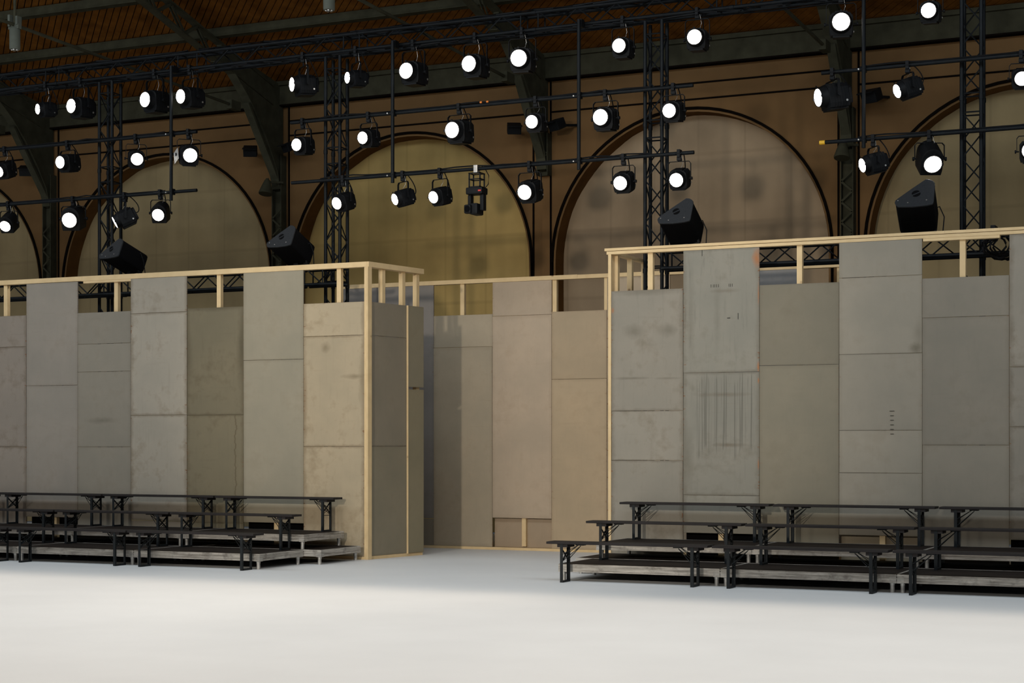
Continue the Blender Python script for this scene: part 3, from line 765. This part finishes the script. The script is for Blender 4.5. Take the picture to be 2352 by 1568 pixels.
def clamp_mb(mb, x, y, z, s=1.0):
    mb.box(x-.025*s, x+.025*s, y-.045*s, y+.045*s, z-.045*s, z+.045*s)
    mb.tube((x, y-.06*s, z), (x, y+.06*s, z), .012, 8)
    return mb
def drop_pipe(px, ztop, zbot, label):
    x = xe(px); Y = YP-.055
    r = thing('drop_pipe', label, 'pipe', (x, Y, zbot), 'vertical drop pipes of the lamp rig')
    build('tube', MB().tube((0, 0, 0), (0, 0, ztop-zbot), .026, 12), M['truss_metal'], r, smooth=True)
    cz = [ZU-zbot, ZL-zbot]
    for z in cz:
        if z > 0: build('clamp', clamp_mb(MB(), 0, .03, z), M['black_metal'], r)
        build('clamp_bolt', MB().tube((-.05, -.05, z-.02), (-.05, -.075, z-.02), .010, 8), M['steel'], r)
    build('clamp', clamp_mb(MB(), 0, .08, ztop-zbot-.04, 1.2), M['black_metal'], r)
drop_pipe(398, 7.50, ZL-.14, 'vertical drop pipe of the left pipe group')
drop_pipe(906, 7.50, ZL-.12, 'vertical drop pipe in front of the olive arch')
drop_pipe(1333, 7.50, ZL-.13, 'vertical drop pipe left of the middle taupe arch')
drop_pipe(1986, 7.50, ZL-.12, 'vertical drop pipe of the right pipe group')

# ------------------------------------------------------------------ stage spotlights
# local frame: beam along -Y, lens at y = 0, body behind it
def spot_meshes():
    d = {}
    oct_ = [(-.125, -.155), (.125, -.155), (.140, -.10), (.140, .08), (.105, .125), (-.105, .125), (-.140, .08), (-.140, -.10)]
    mb = MB().prism(oct_, .085, .35)
    d['housing'] = mb.mesh('lamp_housing', M['black_metal'], bevel=.010)
    mb = MB()
    for k in range(5): mb.prism([(x*1.02, z*1.02) for x, z in oct_], .15+k*.035, .16+k*.035)
    mb.box(-.10, .10, .09, .33, -.175, -.148)
    mb.box(-.075, .075, .09, .32, .12, .140)
    d['fins'] = mb.mesh('cooling_fins', M['black_metal'])
    d['rear'] = MB().prism([(x*.78, z*.78) for x, z in oct_], .35, .40).mesh('rear_cap', M['black_metal'], bevel=.008)
    d['barrel'] = MB().rings([(.0, .108), (-.004, .113), (.05, .122), (.088, .135), (.088, .10)], 24).mesh('lens_barrel', M['black_metal'], smooth=True)
    pr = [(.002, .108)] + [(-.002-.010*(1-(r/.108)**2), r) for r in (.092, .07, .045, .02, .004)]
    d['lens'] = MB().rings(pr, 28).mesh('lens', M['lens'], smooth=True)
    mb = MB().box(-.012, .012, -.004, .004, .118, .142).box(-.125, -.112, -.012, .004, -.014, .014).box(.112, .125, -.012, .004, -.014, .014)
    d['lug'] = mb.mesh('frame_lugs', M['black_metal'])
    for q, sg in (('knob', 1), ('knob2', -1)):
        d[q] = MB().tube((sg*.150, .19, -.01), (sg*.195, .19, -.01), .010, 8).tube((sg*.185, .19, -.01), (sg*.205, .19, -.01), .024, 10).mesh('tilt_knob', M['black_metal'], smooth=True)
    rt_ = [(-.125, -.16), (.125, -.16), (.135, -.10), (.135, .04)] + [(.135*math.cos(a), .04+.135*math.sin(a)) for a in [math.pi*i/12 for i in range(1, 12)]] + [(-.135, .04), (-.135, -.10)]
    d['housing_round'] = MB().prism(rt_, .04, .34).mesh('lamp_housing', M['black_metal'], bevel=.010)
    d['rear_round'] = MB().prism([(x*.8, z*.8) for x, z in rt_], .34, .38).mesh('rear_cap', M['black_metal'], bevel=.008)
    d['rivet'] = MB().tube((.150, .30, -.09), (.155, .30, -.09), .014, 10).mesh('rivet', M['steel'])
    return d
SM = spot_meshes()
CLM = MB().box(-.022, .022, -.05, .05, -.055, .050).box(-.03, .03, -.03, .03, -.10, -.05).tube((-.045, -.045, -.01), (.045, -.045, -.01), .009, 8).mesh('hook_clamp', M['black_metal'], bevel=.004)
SPOT_POWER = PW['beam']
def spotlight(px, py, r, dx, dy, zp, label, sizeboost=1.0, beam=True, group=None, silver=False):
    s = pxscale(px, YP)
    k = max(.78, min(1.22, r/(.1*s)))*sizeboost           # fixture scale from its lens
    axis = imgdir(-dx*1.12, -dy*1.12, .375*k*s)                      # beam direction
    yp = YP if zp != ZTOP else YT-TW/2
    piv = onY(px+dx*.5, py+dy*.5, yp)
    if zp != ZTOP or True:
        pass
    Yl = -axis; Xl = Vector((Yl.y, -Yl.x, 0)).normalized(); Zl = Xl.cross(Yl).normalized()
    B = Matrix((Xl, Yl, Zl)).transposed().to_4x4()
    root_z = zp
    rt = thing('stage_spotlight', label, 'spotlight', (piv.x, yp, root_z), group or 'stage spotlights of the lamp rig')
    body = Matrix.Translation((0, 0, piv.z-root_z)) @ B @ Matrix.Scale(k, 4) @ Matrix.Translation((0, -.19, .01))
    rnd_ = abs(dx) < 8
    hs = link('lamp_housing', SM['housing_round' if rnd_ else 'housing'], rt, M=body)
    for nme, key in ((('rear_cap', 'rear_round'),) if rnd_ else (('cooling_fins', 'fins'), ('rear_cap', 'rear'), ('rivet', 'rivet'))):
        q = link(nme, SM[key], hs)
        if key == 'fins': q['kind'] = 'stuff'
    lb_ = link('lens_barrel', SM['barrel'], rt, M=body)
    ln = link('lens', SM['lens'], lb_); ln['label'] = 'glowing white lens'
    link('frame_lugs', SM['lug'], lb_)['kind'] = 'stuff'
    # yoke: hangs from the clamp, turned with the lamp
    top = -.11; zc = piv.z-root_z; hw = .178*k
    zq = min(top-.05, zc+.30*k) if zc+.30*k < top-.02 else top
    a = Vector((Xl.x, Xl.y, 0))*hw
    pts = [-a+Vector((0, 0, zc)), -a+Vector((0, 0, zq-.03)), -a*.85+Vector((0, 0, zq)), a*.85+Vector((0, 0, zq)), a+Vector((0, 0, zq-.03)), a+Vector((0, 0, zc))]
    yk = MB()
    side = Vector((Yl.x, Yl.y, 0)).normalized()
    for p, q in zip(pts, pts[1:]): yk.bar(p, q, .034*k, .007, side)
    yk.tube((0, 0, zq), (0, 0, -.06), .012, 8)
    y_ = build('yoke', yk, M['black_metal'], rt)
    link('tilt_knob', SM['knob'], y_, M=body); link('tilt_knob', SM['knob2'], y_, M=body)
    cm = link('hook_clamp', CLM, rt)
    # cable from the rear up to the pipe, and the safety wire
    rear = body @ Vector((0, .375, .02)); rnd = random.Random(int(px))
    sw = rnd.uniform(.05, .14)
    c1 = rear - axis*.10 + Vector((0, 0, -.05)); c2 = rear - axis*sw + RIGHT*.05 + Vector((0, 0, .08))
    P0, P1, P2, P3 = rear, c1, c2, Vector((.06, 0, .0))
    cp = []
    for i in range(13):
        tt = i/12; u = 1-tt
        cp.append(P0*u**3 + P1*3*u*u*tt*1.0 + P2*3*u*tt*tt + P3*tt**3 + Vector((0, 0, -.03*math.sin(math.pi*tt))))
    build('cable', MB().path(cp, .008, 5), M['black_metal'], rt, smooth=True)
    tp_ = body @ Vector((.03, .22, .15))
    build('safety_wire', MB().path([tp_, tp_*.6+Vector((.03, .02, -.02)), (.02, 0, .03)], .003, 4), M['steel'], rt)
    if silver:
        sv = MB().box(-.10, .10, -.004, .0, -.09, .09).box(-.085, -.03, -.008, -.004, -.06, .06).box(.01, .09, -.007, -.004, -.075, -.02)
        o = build('rating_plate', sv, M['silver'], rt); o['label'] = 'silver plate on the open lamp side'
        q = Matrix.Translation(Vector((0, 0, zc)) + B @ Vector((-.19*k, .0, -.02))) @ Matrix.Rotation(math.radians(-35), 4, 'Z') @ Matrix.Rotation(math.radians(-18), 4, 'Y')
        o.matrix_local = q
    if beam:
        ld = bpy.data.lights.new('lamp_beam', 'SPOT'); ld.energy = SPOT_POWER*k*k; ld.color = (1, .93, .83)
        ld.spot_size = math.radians(70); ld.spot_blend = .9; ld.shadow_soft_size = .09
        lo = bpy.data.objects.new('lamp_beam', ld); COL.objects.link(lo); lo.parent = rt
        pos = body @ Vector((0, -.04, 0)); 
        lo.matrix_local = Matrix.Translation(pos) @ axis.to_track_quat('-Z', 'Y').to_matrix().to_4x4()
    return rt
TOPL, UPP, LOW = ZTOP, ZU, ZL
LAMPS = [
 (92,254,11,28,-4,TOPL,'leftmost stage spotlight under the top truss'),
 (171,249,15,30,-3,TOPL,'second stage spotlight from the left under the top truss'),
 (340,235,16,32,-3,TOPL,'stage spotlight under the top truss just right of the left tower'),
 (421,227,15,32,-5,TOPL,'stage spotlight under the top truss just right of the left drop pipe'),
 (675,198,15,44,-4,TOPL,'side-turned stage spotlight under the top truss left of the olive arch tower'),
 (801,182,11,34,-3,TOPL,'small-lensed stage spotlight under the top truss at the olive arch tower'),
 (936,170,17,28,-3,TOPL,'stage spotlight under the top truss right of the drop pipe over the olive arch'),
 (1079,154,17,26,-4,TOPL,'stage spotlight under the top truss, next but one right of the olive drop pipe'),
 (1192,142,18,16,-8,TOPL,'large stage spotlight under the top truss before the middle iron column'),
 (1421,112,15,20,-3,TOPL,'stage spotlight under the top truss left of the middle taupe arch tower'),
 (1593,93,16,18,-4,TOPL,'stage spotlight under the top truss right of the middle taupe arch tower'),
 (1926,60,19,12,-8,TOPL,'large stage spotlight at the top before the right iron column'),
 (2127,32,16,20,-8,TOPL,'stage spotlight at the top edge left of the far right tower'),
 (4,397,12,16,-14,UPP,'stage spotlight on the upper left pipe cut by the left picture edge'),
 (145,377,13,22,-6,UPP,'stage spotlight on the upper left pipe, left of the left tower'),
 (319,370,13,-12,-10,UPP,'stage spotlight on the upper left pipe, between left tower and drop pipe'),
 (441,362,15,-14,-12,UPP,'stage spotlight with a silver plate at the right end of the upper left pipe'),
 (685,337,13,22,-5,UPP,'stage spotlight at the left end of the upper middle pipe'),
 (836,321,13,22,-7,UPP,'stage spotlight on the upper middle pipe, right of the olive arch tower'),
 (1041,305,17,28,-5,UPP,'large stage spotlight on the upper middle pipe, over the olive arch'),
 (1222,285,14,18,-8,UPP,'stage spotlight on the upper middle pipe before the middle iron column'),
 (1379,276,17,24,-6,UPP,'large stage spotlight on the upper middle pipe, right of the drop pipe'),
 (1536,260,15,22,-8,UPP,'stage spotlight at the right end of the upper middle pipe'),
 (1877,228,19,70,-12,UPP,'sideways stage spotlight with a thin bright lens at the upper right pipe end'),
 (2060,212,15,50,-19,UPP,'half-turned stage spotlight on the upper right pipe'),
 (2340,187,15,12,-14,UPP,'stage spotlight on the upper right pipe at the picture edge'),
 (18,522,12,5,-20,LOW,'stage spotlight on the lower left pipe nearest the left picture edge'),
 (167,510,16,4,-16,LOW,'brightest stage spotlight on the lower left pipe, facing the camera'),
 (265,513,13,44,-24,LOW,'half-turned stage spotlight with a cable loop at the left tower on the lower pipe'),
 (368,497,13,2,-16,LOW,'stage spotlight on the lower left pipe beside the drop pipe'),
 (777,470,13,24,-14,LOW,'stage spotlight at the left end of the lower middle pipe'),
 (910,460,12,32,-13,LOW,'stage spotlight on the lower middle pipe below the drop pipe over the olive arch'),
 (998,456,13,26,-12,LOW,'stage spotlight on the lower middle pipe, left of the moving head'),
 (1206,446,16,22,-15,LOW,'large stage spotlight on the lower middle pipe, right of the moving head'),
 (1424,425,15,17,-15,LOW,'stage spotlight on the lower middle pipe, left of the middle taupe arch tower'),
 (1552,418,15,17,-15,LOW,'stage spotlight at the right end of the lower middle pipe'),
 (1977,383,15,58,-16,LOW,'sideways stage spotlight on the lower right pipe below the drop pipe'),
 (2135,382,19,0,-34,LOW,'round-backed stage spotlight over the rightmost loudspeaker'),
 (2358,352,17,18,-10,LOW,'stage spotlight on the lower right pipe cut by the right picture edge'),
]
for l in LAMPS:
    spotlight(*l, silver=(l[0] == 441))

# moving head
p = onY(1095, 440, YP)
mh = thing('moving_head_light', 'unlit black moving head lamp hanging upside down over the olive arch edge', 'stage light', (p.x, YP, ZL))
zc = p.z-ZL
build('hook_clamp', MB().box(-.03, .03, -.05, .05, -.07, .05), M['steel'], mh, bevel=.006)
cg = MB()
for sx in (-.085, .085):
    for sy in (-.07, .07): cg.box(sx-.008, sx+.008, sy-.008, sy+.008, -.27, -.07)
for z in (-.075, -.16, -.27): cg.box(-.093, .093, -.078, -.062, z, z+.014).box(-.093, .093, .062, .078, z, z+.014).box(-.093, -.077, -.078, .078, z, z+.014).box(.077, .093, -.078, .078, z, z+.014)
build('mounting_cage', cg, M['black_metal'], mh)
build('base_box', MB().box(-.13, .13, -.10, .10, -.37, -.27), M['black_metal'], mh, bevel=.02)
build('tape_mark', MB().box(.07, .115, -.105, -.10, -.335, -.315), M['red'], mh)['label'] = 'red mark on the base'
build('yoke', MB().box(-.12, -.07, -.05, .05, -.60, -.37).box(.07, .13, -.05, .05, -.60, -.37), M['black_metal'], mh, bevel=.012)
build('lamp_head', MB().box(-.065, .065, -.12, .10, -.66, -.50).box(-.13, -.02, -.16, -.08, -.65, -.52), M['black_metal'], mh, bevel=.025)
build('head_lens', MB().rings([(-.17, .035), (-.165, .045), (-.15, .045)], 16, Matrix.Translation((-.075, 0, -.585))), M['grille'], mh, smooth=True)
build('cable', MB().path([(.08, .05, -.30), (.16, .05, -.22), (.17, .04, -.10), (.12, .02, .0), (.08, 0, .03)], .007, 5), M['black_metal'], mh, smooth=True)

# ------------------------------------------------------------------ loudspeakers on the low truss
SEC = [(-165, -62), (-158, -88), (-145, -100), (-40, -105), (60, -98), (106, -88), (116, -70), (148, 70), (150, 95), (140, 112), (120, 126), (92, 130), (-20, 55), (-140, -30), (-158, -45)]
def loudspeaker(px, py, ex, ey, label, sc, mesh_h=.54, knobs=False):
    Y = 21.32; s = pxscale(px, Y)
    c = onY(px, py, Y-.10)
    n = imgdir(-ex, -ey, mesh_h*s*1.05)                   # near end face looks this way
    Z = UP - n*UP.dot(n); Z.normalize(); Yv = -n; X = Yv.cross(Z)
    B = Matrix((X, Yv, Z)).transposed().to_4x4()
    r = thing('loudspeaker', label, 'loudspeaker', group='black loudspeakers behind the panel walls', M=Matrix.Translation(c) @ B)
    q = sc/3.92/165; Bi = B.to_3x3().transposed(); sec = []
    nr, nu, nf = n.dot(RIGHT), n.dot(UP), n.dot(FWD)
    for a, b in SEC:
        u, v = a*q, b*q
        w = Bi @ (RIGHT*u + UP*v - FWD*((u*nr+v*nu)/nf)); sec.append((w.x, w.z))
    build('end_panel', MB().prism(sec, 0, .025), M['speaker'], r, bevel=.008)
    build('cabinet', MB().prism([(a*.975, b*.975) for a, b in sec], .025, mesh_h), M['grille'], r, bevel=.01)
    hd = MB(); R = .050*sc
    for sgn in (-1, 1):
        pts = [(R*math.cos(a), sgn*(R*math.sin(a)*.8+.010)) for a in [math.pi*i/10 for i in range(11)]]
        hd.prism(pts, -.003, .002, Matrix.Translation((0.0, 0, .010)) @ Matrix.Rotation(math.radians(-28), 4, 'Y'))
    build('handle', hd, M['grille'], r)
    # yoke arm down to the truss, in world terms
    inv = (Matrix.Translation(c) @ B).inverted()
    a0 = inv @ (c + Yv*mesh_h*.75); foot = c + Yv*mesh_h*.8 + RIGHT*.22; foot.z = 4.25; foot.y = 21.60
    a1 = inv @ foot
    mid = inv @ (c + Yv*mesh_h*.5 + RIGHT*.20*sc)
    foot2 = c + Yv*mesh_h*.5; foot2.z = 4.25; foot2.y = 21.60
    build('stand_bracket', MB().bar(a0, a1, .05, .02, (1, 0, 0)).bar(mid, a1, .06, .025, (0, 1, 0)).bar(a0, inv @ foot2, .08, .04, (1, 0, 0)), M['black_metal'], r)
    rear = Vector((.16*sc, mesh_h*.6, .02))
    build('cable', MB().path([rear, rear+Vector((.08, .06, .10)), rear+Vector((.14, .12, -.02)), rear+Vector((.12, .25, -.20))], .008, 5), M['black_metal'], r, smooth=True)
    if knobs:
        build('side_knob', MB().tube((-.15*sc, .22, -.13), (-.22*sc, .22, -.13), .012, 8).tube((-.20*sc, .22, -.13), (-.215*sc, .22, -.13), .026, 10), M['black_metal'], r)
    scw = MB()
    for a, b in ((-.21, -.09), (-.09, -.13), (.13, -.10)): scw.tube((a*sc, -.004, b*sc), (a*sc, .001, b*sc), .008, 8)
    build('screws', scw, M['steel'], r)['kind'] = 'stuff'
    return r
loudspeaker(255, 573, 48, 32, 'black loudspeaker above the left panel wall at the left tower', .86)
loudspeaker(646, 545, 40, 38, 'black loudspeaker above the left panel wall left of the olive arch tower', .91)
loudspeaker(1553, 487, 36, 46, 'black loudspeaker above the right panel wall beside the middle tower', .96)
loudspeaker(2104, 446, 30, 58, 'black loudspeaker above the right panel wall under a lit spotlight', 1.02, knobs=True)

# bundle of spare cable hung on the right tower, seen over the short board
p = onY(2290, 600, 21.5)
cb = thing('cable_bundle', 'tangled black cable bundle beside the far right tower over a short board', 'cable', (p.x, 21.22, 4.23))
rnd = random.Random(5)
for k in range(7):
    R_, cx_ = rnd.uniform(.10, .2), rnd.uniform(-.16, .16)
    pts = [(cx_+R_*math.sin(a*1.0)*1.2, rnd.uniform(-.05, .05)+.02*k, -.18+R_*math.cos(a)+rnd.uniform(-.015, .015)) for a in [i*.45 for i in range(15)]]
    build('cable_loop', MB().path(pts, .013, 6), M['black_metal'], cb, smooth=True)
build('strap', MB().box(-.03, .03, -.04, .16, -.12, .06), M['black_metal'], cb, bevel=.01)
